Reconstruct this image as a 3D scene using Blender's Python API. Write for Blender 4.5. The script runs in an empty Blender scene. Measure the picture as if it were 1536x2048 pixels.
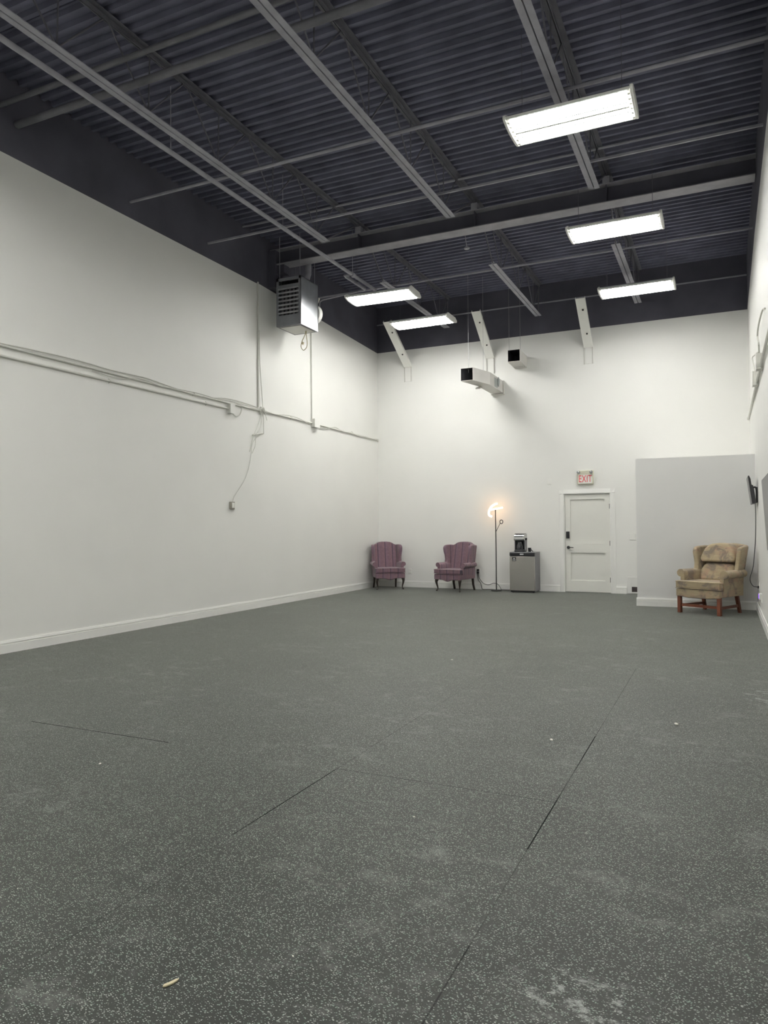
import bpy, bmesh, math, random
from mathutils import Vector, Matrix

random.seed(7)
scn = bpy.context.scene
COL = scn.collection
R = math.radians

# ------------------------------------------------------------------ dimensions
XL, XR = -7.4195, 0.49          # side walls
YB, YF = 15.567, -4.0           # far wall, wall behind the camera
YP, XP, ZP = 13.34, -1.37, 2.56  # boxed-in corner: front face, left face, top
DECK = 6.62                     # underside of the roof deck
T = 0.15                        # wall thickness

# ------------------------------------------------------------------ materials
def new_mat(name):
    m = bpy.data.materials.new(name); m.use_nodes = True
    nt = m.node_tree
    return m, nt, nt.nodes['Principled BSDF']

def N(nt, kind, **kw):
    n = nt.nodes.new(kind)
    for k, v in kw.items():
        if k.startswith('i_'):
            key = k[2:]
            n.inputs[int(key) if key.isdigit() else key.replace('_', ' ')].default_value = v
        else:
            setattr(n, k, v)
    return n

def L(nt, a, b): nt.links.new(a, b)

def math_node(nt, op, a, b=None, clamp=False):
    n = nt.nodes.new('ShaderNodeMath'); n.operation = op; n.use_clamp = clamp
    for i, v in enumerate((a, b)):
        if v is None: continue
        if isinstance(v, (int, float)): n.inputs[i].default_value = v
        else: L(nt, v, n.inputs[i])
    return n.outputs[0]

def mix(nt, fac, a, b):
    n = nt.nodes.new('ShaderNodeMix'); n.data_type = 'RGBA'
    for i, v in ((0, fac), (6, a), (7, b)):
        if isinstance(v, (int, float)): n.inputs[i].default_value = v
        elif isinstance(v, tuple): n.inputs[i].default_value = (*v[:3], 1)
        else: L(nt, v, n.inputs[i])
    return n.outputs[2]

def ramp(nt, fac, a, b):
    n = nt.nodes.new('ShaderNodeMapRange'); n.clamp = True
    L(nt, fac, n.inputs[0]); n.inputs[1].default_value = a; n.inputs[2].default_value = b
    return n.outputs[0]

def paint(name, col, rough=0.6, var=0.05, scale=2.0, metal=0.0, bump=0.0, bump_scale=120, spec=0.5):
    m, nt, b = new_mat(name)
    tc = N(nt, 'ShaderNodeTexCoord')
    nz = N(nt, 'ShaderNodeTexNoise', i_Scale=scale, i_Detail=4.0)
    L(nt, tc.outputs['Object'], nz.inputs['Vector'])
    dark = tuple(c * (1 - var) for c in col); lite = tuple(min(1, c * (1 + var)) for c in col)
    L(nt, mix(nt, ramp(nt, nz.outputs['Fac'], .3, .7), dark, lite), b.inputs['Base Color'])
    b.inputs['Roughness'].default_value = rough; b.inputs['Metallic'].default_value = metal
    b.inputs['Specular IOR Level'].default_value = spec
    if bump:
        n2 = N(nt, 'ShaderNodeTexNoise', i_Scale=bump_scale, i_Detail=3.0)
        L(nt, tc.outputs['Object'], n2.inputs['Vector'])
        bp = N(nt, 'ShaderNodeBump', i_Strength=bump, i_Distance=0.004)
        L(nt, n2.outputs['Fac'], bp.inputs['Height']); L(nt, bp.outputs['Normal'], b.inputs['Normal'])
    return m

def emit(name, col, strength):
    m, nt, b = new_mat(name)
    b.inputs['Base Color'].default_value = (*[min(1, c) for c in col], 1)
    b.inputs['Emission Color'].default_value = (*col, 1)
    b.inputs['Emission Strength'].default_value = strength
    b.inputs['Roughness'].default_value = .4
    return m

M = {}
M['wall'] = paint('white_wall_paint', (.80, .80, .768), .55, .015, 1.2, bump=.12, bump_scale=90)
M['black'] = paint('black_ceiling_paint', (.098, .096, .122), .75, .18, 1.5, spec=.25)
M['deck'] = paint('black_deck_paint', (.146, .148, .204), .7, .2, 2.5, spec=.25)
M['steel'] = paint('black_painted_steel', (.36, .357, .398), .6, .12, 6, spec=.35)
M['pipe'] = paint('dark_pipe_paint', (.175, .174, .195), .6, .12, 5, spec=.35)
M['chord'] = paint('dark_upper_chord_paint', (.135, .134, .155), .65, .15, 5, spec=.3)  # lower chords' paint darkened: shade under the deck put into the colour
M['girder'] = paint('dark_girder_paint', (.36, .352, .385), .6, .15, 4, spec=.35)
M['trim'] = paint('white_trim_paint', (.83, .83, .80), .35, .015, 3)
M['door'] = paint('white_door_paint', (.76, .76, .71), .4, .015, 3)
M['conduit'] = paint('painted_conduit', (.66, .66, .61), .5, .04, 8)
M['cable'] = paint('painted_cable', (.60, .60, .55), .55, .06, 12)
M['plate'] = paint('white_plastic', (.82, .82, .78), .35, .01, 5)
M['brownplate'] = paint('putty_box', (.33, .32, .27), .5, .1, 20)
M['fixture'] = paint('white_enamel', (.84, .84, .80), .35, .02, 5)
M['galv'] = paint('galvanised_sheet', (.66, .69, .72), .30, .06, 9, metal=.75)
M['galvdull'] = paint('dull_sheet_steel', (.50, .51, .53), .45, .08, 14, metal=.3)
M['panelgrey'] = paint('grey_enamel_panel', (.60, .59, .55), .5, .03, 6)
M['heaterfront'] = paint('grey_heater_front', (.27, .28, .30), .5, .08, 8, metal=.2)
M['handle'] = paint('grey_green_sheet', (.34, .37, .36), .4, .1, 9, metal=.3)
M['hang'] = paint('grey_hanger_wire', (.30, .30, .31), .5, .05, 6)
M['duct'] = paint('painted_duct', (.66, .645, .61), .5, .04, 4)
M['dark'] = paint('dark_interior', (.012, .012, .016), .8, .2, 5)
M['blackmetal'] = paint('black_metal', (.022, .022, .022), .4, .1, 8)
M['blackplastic'] = paint('black_plastic', (.018, .018, .021), .32, .1, 8)
M['cord'] = paint('black_cord', (.025, .025, .025), .5, .1, 8)
M['brass'] = paint('tan_cord', (.34, .30, .17), .5, .1, 8)
M['stainless'] = None
M['greymetal'] = paint('grey_fridge_side', (.17, .165, .18), .42, .04, 5)
M['chrome'] = paint('polished_chrome', (.55, .55, .54), .16, .03, 5, metal=1.0)
M['glass'] = paint('smoked_carafe', (.05, .05, .055), .06, .05, 5)
M['ltgrey'] = paint('light_grey_label', (.55, .55, .55), .4, .02, 5)
M['red'] = paint('red_sign_letters', (.72, .05, .055), .45, .03, 5)
M['sign'] = paint('cream_sign_body', (.66, .65, .52), .45, .02, 5)
M['lens'] = paint('lamp_lens', (.35, .36, .36), .15, .05, 20, metal=.6)
M['darkwood'] = paint('dark_walnut', (.035, .026, .02), .35, .25, 14)
M['chip'] = paint('pale_wood', (.70, .62, .42), .6, .15, 40)
M['crumb'] = paint('white_crumb', (.78, .77, .70), .7, .05, 60)
M['brownvent'] = paint('brown_vent', (.085, .07, .068), .6, .12, 30)
M['tube'] = emit('fluorescent_tube', (1.0, .988, .962), 54)
M['led'] = emit('warm_led_strip', (1.0, .60, .30), 6.5)
M['purple'] = emit('purple_led', (.22, .05, 1.0), 2.6)

def stainless():
    m, nt, b = new_mat('brushed_stainless')
    tc = N(nt, 'ShaderNodeTexCoord'); mp = N(nt, 'ShaderNodeMapping'); mp.inputs['Scale'].default_value = (3, 3, 220)
    nz = N(nt, 'ShaderNodeTexNoise', i_Scale=1.0, i_Detail=3.0)
    L(nt, tc.outputs['Object'], mp.inputs['Vector']); L(nt, mp.outputs[0], nz.inputs['Vector'])
    L(nt, mix(nt, nz.outputs['Fac'], (.44, .42, .40), (.56, .54, .51)), b.inputs['Base Color'])
    b.inputs['Metallic'].default_value = .9; b.inputs['Roughness'].default_value = .27
    b.inputs['Anisotropic'].default_value = .4
    return m
M['stainless'] = stainless()

def screen():
    m, nt, b = new_mat('glossy_screen')
    tc = N(nt, 'ShaderNodeTexCoord'); nz = N(nt, 'ShaderNodeTexNoise', i_Scale=3.0)
    L(nt, tc.outputs['Object'], nz.inputs['Vector'])
    L(nt, mix(nt, nz.outputs['Fac'], (.13, .13, .128), (.16, .16, .157)), b.inputs['Base Color'])
    b.inputs['Roughness'].default_value = .3; b.inputs['IOR'].default_value = 1.7
    return m
M['screen'] = screen()

def rubber():
    m, nt, b = new_mat('flecked_rubber_floor')
    tc = N(nt, 'ShaderNodeTexCoord'); P = tc.outputs['Object']
    big = N(nt, 'ShaderNodeTexNoise', i_Scale=.9, i_Detail=5.0, i_Roughness=.6); L(nt, P, big.inputs['Vector'])
    grain = N(nt, 'ShaderNodeTexNoise', i_Scale=160.0, i_Detail=2.0); L(nt, P, grain.inputs['Vector'])
    base = mix(nt, ramp(nt, big.outputs['Fac'], .35, .68), (.021, .0238, .0205), (.038, .0425, .037))
    base = mix(nt, math_node(nt, 'MULTIPLY', ramp(nt, grain.outputs['Fac'], .4, .7), .45), base, (.022, .0235, .022))
    # small elongated flecks in several directions
    tot = None
    for k, (rot, sx, sy, th, off) in enumerate(((.3, 94, 150, .185, 0), (1.25, 90, 158, .185, 7.3), (2.2, 100, 158, .17, 3.1))):
        mp = N(nt, 'ShaderNodeMapping'); mp.inputs['Rotation'].default_value = (0, 0, rot)
        mp.inputs['Scale'].default_value = (sx, sy, 1); mp.inputs['Location'].default_value = (off, off * 1.7, 0)
        L(nt, P, mp.inputs['Vector'])
        vo = N(nt, 'ShaderNodeTexVoronoi', voronoi_dimensions='2D', i_Scale=1.0); L(nt, mp.outputs[0], vo.inputs['Vector'])
        sep = N(nt, 'ShaderNodeSeparateColor'); L(nt, vo.outputs['Color'], sep.inputs[0])
        lim = math_node(nt, 'MULTIPLY', ramp(nt, sep.outputs[0], .64, 1.0), th * 1.75)
        f = math_node(nt, 'LESS_THAN', vo.outputs['Distance'], lim)
        tot = f if tot is None else math_node(nt, 'MAXIMUM', tot, f)
    hue = N(nt, 'ShaderNodeTexNoise', i_Scale=45.0); L(nt, P, hue.inputs['Vector'])
    fleck = mix(nt, ramp(nt, hue.outputs['Fac'], .4, .6), (.26, .36, .29), (.44, .47, .42))
    base = mix(nt, math_node(nt, 'MULTIPLY', tot, .82), base, fleck)
    # chalky dust smears, stretched along one direction
    mp = N(nt, 'ShaderNodeMapping'); mp.inputs['Rotation'].default_value = (0, 0, .5); mp.inputs['Scale'].default_value = (4.6, 6.2, 1)
    L(nt, P, mp.inputs['Vector'])
    d1 = N(nt, 'ShaderNodeTexNoise', i_Scale=1.0, i_Detail=9.0, i_Roughness=.78); L(nt, mp.outputs[0], d1.inputs['Vector'])
    d2 = N(nt, 'ShaderNodeTexNoise', i_Scale=1.3, i_Detail=2.0); L(nt, P, d2.inputs['Vector'])
    dust = math_node(nt, 'MULTIPLY', ramp(nt, d1.outputs['Fac'], .51, .64), ramp(nt, d2.outputs['Fac'], .44, .60))
    base = mix(nt, math_node(nt, 'MULTIPLY', dust, .42), base, (.22, .23, .215))
    # two chalk scuffs with a place of their own
    sx = N(nt, 'ShaderNodeSeparateXYZ'); L(nt, P, sx.inputs[0]); X, Y = sx.outputs[0], sx.outputs[1]
    sc = N(nt, 'ShaderNodeTexNoise', i_Scale=2.6, i_Detail=8.0, i_Roughness=.75); L(nt, mp.outputs[0], sc.inputs['Vector'])
    for (cx, cy, rx, ry) in ((.27, 6.65, .16, .40), (-.42, 2.22, .26, .17)):
        a = math_node(nt, 'DIVIDE', math_node(nt, 'SUBTRACT', X, cx), rx)
        c = math_node(nt, 'DIVIDE', math_node(nt, 'SUBTRACT', Y, cy), ry)
        rr = math_node(nt, 'SQRT', math_node(nt, 'ADD', math_node(nt, 'MULTIPLY', a, a), math_node(nt, 'MULTIPLY', c, c)))
        inside = math_node(nt, 'SUBTRACT', 1.0, ramp(nt, rr, .5, 1.0))
        s = math_node(nt, 'MULTIPLY', inside, ramp(nt, sc.outputs['Fac'], .52, .60))
        base = mix(nt, math_node(nt, 'MULTIPLY', s, .6), base, (.42, .44, .42))
    # butt joints between the rubber rolls
    wob = N(nt, 'ShaderNodeTexNoise', i_Scale=.8, i_Detail=2.0); L(nt, P, wob.inputs['Vector'])
    def joint(coord, at, half, other, lo, hi):
        d = math_node(nt, 'ABSOLUTE', math_node(nt, 'SUBTRACT', coord, at))
        k = math_node(nt, 'LESS_THAN', d, half)
        k = math_node(nt, 'MULTIPLY', k, math_node(nt, 'GREATER_THAN', other, lo))
        return math_node(nt, 'MULTIPLY', k, math_node(nt, 'LESS_THAN', other, hi))
    seam = None
    # (axis, position, half width, other axis, from, to, strength): open stretches are dark, closed ones hardly show
    for co_, at, half, other, lo, hi, k_ in ((X, -.793, .0026, Y, -3, 7.5, .5), (X, -.793, .0034, Y, 3.15, 5.0, .95), (X, -.793, .0030, Y, 1.9, 2.35, .9),
                                             (X, -2.062, .0024, Y, 1.4, 7, .45), (X, -2.062, .0032, Y, 2.75, 3.72, .95),
                                             (Y, 3.745, .0050, X, -4.62, -3.33, .9), (Y, 3.737, .0035, X, -2.06, -.79, .6)):
        j = math_node(nt, 'MULTIPLY', joint(co_, at, half, other, lo, hi), k_)
        seam = j if seam is None else math_node(nt, 'MAXIMUM', seam, j)
    seam = math_node(nt, 'MULTIPLY', seam, ramp(nt, wob.outputs['Fac'], .30, .46))
    base = mix(nt, seam, base, (.004, .004, .004))
    L(nt, math_node(nt, 'MULTIPLY', math_node(nt, 'SUBTRACT', 1.0, seam), .34), b.inputs['Specular IOR Level'])
    L(nt, math_node(nt, 'MULTIPLY', math_node(nt, 'SUBTRACT', 1.0, seam), .46), b.inputs['Sheen Weight'])
    L(nt, base, b.inputs['Base Color'])
    b.inputs['Roughness'].default_value = .58
    b.inputs['Sheen Roughness'].default_value = .29; b.inputs['Sheen Tint'].default_value = (.75, .76, .72, 1)
    bp = N(nt, 'ShaderNodeBump', i_Strength=.12, i_Distance=.003)
    L(nt, grain.outputs['Fac'], bp.inputs['Height']); L(nt, bp.outputs['Normal'], b.inputs['Normal'])
    return m
M['rubber'] = rubber()

def striped(name, axis):
    """plum upholstery with thin dark stripes every 14 cm along one axis"""
    m, nt, b = new_mat(name)
    tc = N(nt, 'ShaderNodeTexCoord'); s = N(nt, 'ShaderNodeSeparateXYZ'); L(nt, tc.outputs['Object'], s.inputs[0])
    c = s.outputs[axis]
    def band(period, off, half):
        u = math_node(nt, 'ADD', math_node(nt, 'DIVIDE', c, period), off)
        u = math_node(nt, 'FRACT', u); d = math_node(nt, 'ABSOLUTE', math_node(nt, 'SUBTRACT', u, .5))
        return math_node(nt, 'LESS_THAN', d, half / period)
    nz = N(nt, 'ShaderNodeTexNoise', i_Scale=26.0, i_Detail=4.0); L(nt, tc.outputs['Object'], nz.inputs['Vector'])
    col = mix(nt, ramp(nt, nz.outputs['Fac'], .35, .65), (.150, .090, .112), (.188, .114, .136))
    col = mix(nt, math_node(nt, 'MULTIPLY', band(.172, .31, .016), .30), col, (.16, .105, .165))
    col = mix(nt, math_node(nt, 'MULTIPLY', band(.172, .72, .014), .22), col, (.24, .12, .125))
    col = mix(nt, math_node(nt, 'MULTIPLY', band(.172, .5, .0075), .9), col, (.028, .022, .045))
    L(nt, col, b.inputs['Base Color']); b.inputs['Roughness'].default_value = .85
    b.inputs['Sheen Weight'].default_value = .25
    return m
M['plum_x'] = striped('plum_striped_fabric', 0)
M['plum_y'] = striped('plum_striped_side_fabric', 1)

def tapestry():
    m, nt, b = new_mat('beige_tapestry_fabric')
    tc = N(nt, 'ShaderNodeTexCoord'); P = tc.outputs['Object']
    w = N(nt, 'ShaderNodeTexNoise', i_Scale=5.5, i_Detail=5.0, i_Roughness=.62, i_Distortion=.7); L(nt, P, w.inputs['Vector'])
    w2 = N(nt, 'ShaderNodeTexNoise', i_Scale=4.2, i_Detail=4.0, i_Distortion=1.0)
    mp = N(nt, 'ShaderNodeMapping'); mp.inputs['Location'].default_value = (4.1, 2.7, 9.3); L(nt, P, mp.inputs['Vector'])
    L(nt, mp.outputs[0], w2.inputs['Vector'])
    line = N(nt, 'ShaderNodeTexNoise', i_Scale=1.0, i_Detail=3.0)
    mq = N(nt, 'ShaderNodeMapping'); mq.inputs['Scale'].default_value = (6, 6, 90); L(nt, P, mq.inputs['Vector'])
    L(nt, mq.outputs[0], line.inputs['Vector'])
    col = mix(nt, ramp(nt, line.outputs['Fac'], .3, .7), (.300, .240, .145), (.400, .325, .205))
    col = mix(nt, math_node(nt, 'MULTIPLY', ramp(nt, w2.outputs['Fac'], .50, .60), .6), col, (.38, .235, .16))
    col = mix(nt, math_node(nt, 'MULTIPLY', ramp(nt, w.outputs['Fac'], .50, .61), .7), col, (.125, .10, .095))
    L(nt, col, b.inputs['Base Color']); b.inputs['Roughness'].default_value = .85
    b.inputs['Sheen Weight'].default_value = .2
    return m
M['tapestry'] = tapestry()

def mahogany():
    m, nt, b = new_mat('red_mahogany')
    tc = N(nt, 'ShaderNodeTexCoord'); mp = N(nt, 'ShaderNodeMapping'); mp.inputs['Scale'].default_value = (40, 40, 5)
    nz = N(nt, 'ShaderNodeTexNoise', i_Scale=1.0, i_Detail=4.0); L(nt, tc.outputs['Object'], mp.inputs['Vector']); L(nt, mp.outputs[0], nz.inputs['Vector'])
    L(nt, mix(nt, nz.outputs['Fac'], (.10, .030, .016), (.21, .066, .034)), b.inputs['Base Color'])
    b.inputs['Roughness'].default_value = .33
    return m
M['mahogany'] = mahogany()

# ------------------------------------------------------------------ mesh helpers
class MB:
    def __init__(self): self.v, self.f, self.m = [], [], []
    def add(self, vs, fs, mi=0):
        o = len(self.v); self.v += [tuple(p) for p in vs]
        for f in fs: self.f.append([i + o for i in f]); self.m.append(mi)
        return self
    def box(self, x0, x1, y0, y1, z0, z1, mi=0):
        vs = [(x, y, z) for x in (x0, x1) for y in (y0, y1) for z in (z0, z1)]
        return self.add(vs, [(0, 1, 3, 2), (4, 6, 7, 5), (0, 4, 5, 1), (2, 3, 7, 6), (0, 2, 6, 4), (1, 5, 7, 3)], mi)
    def prism(self, poly, axis, a, b, mi=0, shift=None):
        """extrude a 2-D outline along an axis: 'x' takes (y,z), 'y' takes (x,z), 'z' takes (x,y)"""
        n = len(poly)
        def p3(u, w, d):
            return {'x': (d, u, w), 'y': (u, d, w), 'z': (u, w, d)}[axis]
        vs = [p3(u, w, a) for u, w in poly] + [p3(u, w, b) for u, w in poly]
        if shift: vs = [shift(*v) for v in vs]
        fs = [tuple(range(n)), tuple(range(2 * n - 1, n - 1, -1))] + [(i, (i + 1) % n, n + (i + 1) % n, n + i) for i in range(n)]
        return self.add(vs, fs, mi)
    def tube(self, pts, r, seg=10, mi=0, caps=True, flat=1.0):
        pts = [Vector(p) for p in pts]; n = len(pts)
        rs = r if isinstance(r, (list, tuple)) else [r] * n
        vs, fs, ref = [], [], None
        for i, p in enumerate(pts):
            t = (pts[min(i + 1, n - 1)] - pts[max(i - 1, 0)]).normalized()
            if ref is None:
                ref = Vector((0, 0, 1)) if abs(t.z) < .9 else Vector((1, 0, 0))
            u = (ref - t * ref.dot(t)).normalized(); w = t.cross(u); ref = u
            for k in range(seg):
                a = 2 * math.pi * k / seg
                vs.append(p + u * (math.cos(a) * rs[i]) + w * (math.sin(a) * rs[i] * flat))
        for i in range(n - 1):
            for k in range(seg):
                k2 = (k + 1) % seg
                fs.append((i * seg + k, i * seg + k2, (i + 1) * seg + k2, (i + 1) * seg + k))
        if caps:
            fs.append(tuple(range(seg))); fs.append(tuple(range(n * seg - 1, (n - 1) * seg - 1, -1)))
        return self.add(vs, fs, mi)
    def lathe(self, prof, c=(0, 0, 0), seg=24, mi=0, axis='z'):
        vs, fs, n = [], [], len(prof)
        for rr, h in prof:
            for k in range(seg):
                a = 2 * math.pi * k / seg; u, w = rr * math.cos(a), rr * math.sin(a)
                p = {'z': (u, w, h), 'y': (u, h, w), 'x': (h, u, w)}[axis]
                vs.append((p[0] + c[0], p[1] + c[1], p[2] + c[2]))
        for i in range(n - 1):
            for k in range(seg):
                k2 = (k + 1) % seg
                fs.append((i * seg + k, i * seg + k2, (i + 1) * seg + k2, (i + 1) * seg + k))
        fs.append(tuple(range(seg))); fs.append(tuple(range(n * seg - 1, (n - 1) * seg - 1, -1)))
        return self.add(vs, fs, mi)
    def build(self, name, mats, parent=None, bevel=0, seg=2, sub=0, smooth=True, ang=35, loc=None, rot=None):
        me = bpy.data.meshes.new(name); me.from_pydata(self.v, [], self.f)
        if not isinstance(mats, (list, tuple)): mats = [mats]
        for mm in mats: me.materials.append(mm)
        me.polygons.foreach_set('material_index', self.m)
        bm = bmesh.new(); bm.from_mesh(me)
        bmesh.ops.recalc_face_normals(bm, faces=bm.faces); bm.to_mesh(me); bm.free()
        if smooth:
            me.shade_smooth(); me.set_sharp_from_angle(angle=R(ang))
        o = bpy.data.objects.new(name, me); COL.objects.link(o)
        if parent: o.parent = parent
        if loc: o.location = loc
        if rot: o.rotation_euler = rot
        if bevel:
            bv = o.modifiers.new('bevel', 'BEVEL'); bv.width = bevel; bv.segments = seg; bv.limit_method = 'ANGLE'; bv.angle_limit = R(32)
            bv.harden_normals = False
        if sub:
            s = o.modifiers.new('sub', 'SUBSURF'); s.levels = sub; s.render_levels = sub
        return o

def arc(cx, cy, r, a0, a1, n, ry=None):
    ry = ry or r
    return [(cx + r * math.cos(R(a0 + (a1 - a0) * i / n)), cy + ry * math.sin(R(a0 + (a1 - a0) * i / n))) for i in range(n + 1)]

def curve(pts, n=8):
    """Catmull-Rom through the points"""
    P = [Vector(p) for p in pts]; P = [P[0] * 2 - P[1]] + P + [P[-1] * 2 - P[-2]]; out = []
    for i in range(1, len(P) - 2):
        for k in range(n):
            t = k / n; a, b, c, d = P[i - 1:i + 3]
            out.append(.5 * ((2 * b) + (c - a) * t + (2 * a - 5 * b + 4 * c - d) * t * t + (3 * b - a - 3 * c + d) * t ** 3))
    out.append(P[-2]); return out

def tag(o, label, cat, group=None):
    o['label'] = label; o['category'] = cat
    if group: o['group'] = group
    return o

def structure(o):
    o['kind'] = 'structure'; return o

def thing(name, label, cat, loc=(0, 0, 0), rz=0, group=None):
    o = bpy.data.objects.new(name, None); COL.objects.link(o); o.empty_display_size = .1
    o.location = loc; o.rotation_euler = (0, 0, rz)
    return tag(o, label, cat, group)

def copy_thing(src, loc, label, rz=None):
    r = src.copy(); COL.objects.link(r); r.location = loc; r['label'] = label
    if rz is not None: r.rotation_euler = (0, 0, rz)
    for ch in list(src.children):
        c = ch.copy(); COL.objects.link(c); c.parent = r
        for g in list(ch.children):
            d = g.copy(); COL.objects.link(d); d.parent = c
    return r

# ------------------------------------------------------------------ the shell
structure(MB().box(XL - T, XR + T, YF - T, YB + T, -.12, 0).build('floor', M['rubber'], smooth=False))

def side_wall(name, x0, x1, line):
    """wall from floor to deck, white below the paint line and black above it"""
    low = [(YF, 0)] + [(YB + T, 0)] + [(y, z) for y, z in reversed(line)]
    high = [(y, z) for y, z in line] + [(YB + T, DECK + .1), (YF, DECK + .1)]
    return structure(MB().prism(low, 'x', x0, x1, 0).prism(high, 'x', x0, x1, 1).build(name, [M['wall'], M['black']], smooth=False))
side_wall('wall_left', XL - T, XL, [(YF, 5.735), (10.62, 5.735), (10.63, 5.75), (YB, 5.548), (YB + T, 5.545)])
side_wall('wall_right', XR, XR + T, [(YF, 5.73), (12.0, 5.73), (YB, 5.57), (YB + T, 5.565)])

DX0, DX1, DZ = -3.052, -2.105, 2.07     # door opening
w = MB()
w.box(XL, DX0, YB, YB + T, 0, 5.548, 0); w.box(DX1, XR, YB, YB + T, 0, 5.548, 0); w.box(DX0, DX1, YB, YB + T, DZ, 5.548, 0)
w.box(XL, XR, YB, YB + T, 5.548, DECK + .1, 1)
w.box(DX0, DX1, YB + T, YB + T + .02, 0, DZ, 0)
structure(w.build('wall_back', [M['wall'], M['black']], smooth=False))
structure(MB().box(XL, XR, YF - T, YF, 0, 5.6, 0).box(XL, XR, YF - T, YF, 5.6, DECK + .1, 1).build('wall_front', [M['wall'], M['black']], smooth=False))
M['wallgrey'] = paint('cool_white_wall_paint', (.74, .74, .725), .55, .015, 1.2, bump=.12, bump_scale=90)
structure(MB().box(XP, XR, YP, YB, 0, ZP).build('wall_partition', M['wallgrey'], smooth=False))

# fluted roof deck
prof, y, k = [], YF, 0
while y < YB:
    prof += [(y, DECK), (y + .046, DECK), (y + .060, DECK + .052), (y + .139, DECK + .052)]
    if k % 6 == 5: prof[-2:] = [(y + .060, DECK + .052), (y + .088, DECK + .052), (y + .090, DECK + .030), (y + .094, DECK + .030), (y + .096, DECK + .052), (y + .139, DECK + .052)]
    y += .1535; k += 1
prof = [p for p in prof if p[0] < YB] + [(YB, DECK)]
vs = [(XL, a, b) for a, b in prof] + [(XR, a, b) for a, b in prof]; n = len(prof)
dk = MB().add(vs, [(i, i + 1, n + i + 1, n + i) for i in range(n - 1)], 0)
dk.box(XL - T, XR + T, YF - T, YB + T, DECK + .1, DECK + .2, 0)
structure(dk.build('ceiling', M['deck'], smooth=False))

# baseboards: tall board with a stepped cap
BB = [(0, 0), (.018, 0), (.018, .098), (.005, .101), (.005, .111), (.017, .115), (.011, .144), (0, .144)]
def board(name, axis, wall, sign, spans):
    mb = MB()
    for a, b in spans:
        poly = [(wall + sign * d, z) for d, z in BB]
        mb.prism(poly, axis, a, b)
    return structure(mb.build(name, M['trim'], smooth=False))
board('baseboard_left', 'y', XL, 1, [(YF, YB)])
board('baseboard_right', 'y', XR, -1, [(YF, YP)])
board('baseboard_back', 'x', YB, -1, [(XL, DX0 - .098), (DX1 + .098, -1.80)])
board('baseboard_partition', 'x', YP, -1, [(XP - .016, XR)])
board('baseboard_return', 'y', XP, -1, [(YP, YB)])

# door casing and door
def casing():
    mb = MB(); w_ = .095
    prof = [(0, 0), (0, -.022), (.012, -.028), (.07, -.018), (w_, -.012), (w_, 0)]
    def jamb(x, s):
        mb.prism([(x + s * u, YB + v) for u, v in prof], 'z', 0, DZ + (w_ if True else 0))
    jamb(DX0, -1); jamb(DX1, 1)
    mb.prism([(YB + v, DZ + u) for u, v in prof], 'x', DX0 - w_ + .002, DX1 + w_ - .002)
    mb.box(DX0 - .001, DX0 + .012, YB - .004, YB + T, 0, DZ); mb.box(DX1 - .012, DX1 + .001, YB - .004, YB + T, 0, DZ)
    mb.box(DX0, DX1, YB - .004, YB + T, DZ - .012, DZ + .001)
    return structure(mb.build('trim_1', M['trim'], smooth=False))
casing()

x0, x1, z0, z1, yf = DX0 + .016, DX1 - .016, .008, DZ - .018, YB + .022
door = MB(); th = .045; rec = .028
def door_leaf():
    st = .105
    px0, px1 = x0 + st, x1 - st
    zs = [z0, .245, .83, 1.02, 1.955, z1]
    door.box(x0, px0, yf, yf + th, z0, z1); door.box(px1, x1, yf, yf + th, z0, z1)
    for a, b in ((zs[0], zs[1]), (zs[2], zs[3]), (zs[4], zs[5])): door.box(px0, px1, yf, yf + th, a, b)
    for a, b in ((zs[1], zs[2]), (zs[3], zs[4])): door.box(px0, px1, yf + rec, yf + th, a, b)
door_leaf()
door = structure(door.build('door_1', M['door'], smooth=False))
lk = MB().box(-.036, .036, -.028, 0, -.074, .074).build('keypad_lock', M['blackplastic'], door, bevel=.008, loc=(x0 + .055, yf, 1.205))
lk['label'] = 'black keypad lock'
MB().lathe([(.0, -.03), (.028, -.03), (.032, -.024), (.032, 0)], axis='y', seg=20).tube([(0, -.03, 0), (0, -.052, 0), (.02, -.06, 0), (.115, -.058, -.004)], [.011, .011, .010, .008], 10).build('door_lever', M['blackmetal'], door, loc=(x0 + .062, yf, .943))
for hz in (.27, 1.03, 1.80):
    MB().tube([(0, 0, -.05), (0, 0, .05)], .009, 10).box(-.014, .004, .004, .012, -.05, .05).build('hinge', M['blackmetal'], door, loc=(x1 + .004, yf - .006, hz))

# ------------------------------------------------------------------ roof steel
gy0, gy1, gz0, gz1 = 11.0, 11.26, 6.17, 6.45
girder = thing('steel_girder', 'black steel girder spanning the room under the roof joists', 'beam', (0, 11.13, gz0))
MB().box(-7.26, XR - .02, gy0 - 11.13, gy1 - 11.13, 0, .014).build('bottom_flange', M['girder'], girder, smooth=False)
MB().box(-7.40, XR - .005, gy0 - 11.13, gy1 - 11.13, gz1 - gz0 - .014, gz1 - gz0).build('top_flange', M['girder'], girder, smooth=False)
MB().box(-7.26, XR - .01, -.008, .008, .014, gz1 - gz0 - .014).build('web', M['black'], girder, smooth=False)  # darker than the flanges: shade on web and stiffeners put into the colour
for gx in (-5.6, -3.52, -1.49):
    MB().box(gx - .005, gx + .005, -.12, .12, .014, gz1 - gz0 - .014).build('stiffener', M['black'], girder, smooth=False)
col = MB().box(XL, -7.27, 10.98, 11.28, 5.76, gz1 - .016).box(-7.27, -7.12, 11.04, 11.22, 6.02, gz0 - .002)
tag(col.build('wall_bracket', M['black'], bevel=.004), 'black steel bearing bracket on left wall under the girder end', 'bracket')

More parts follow.
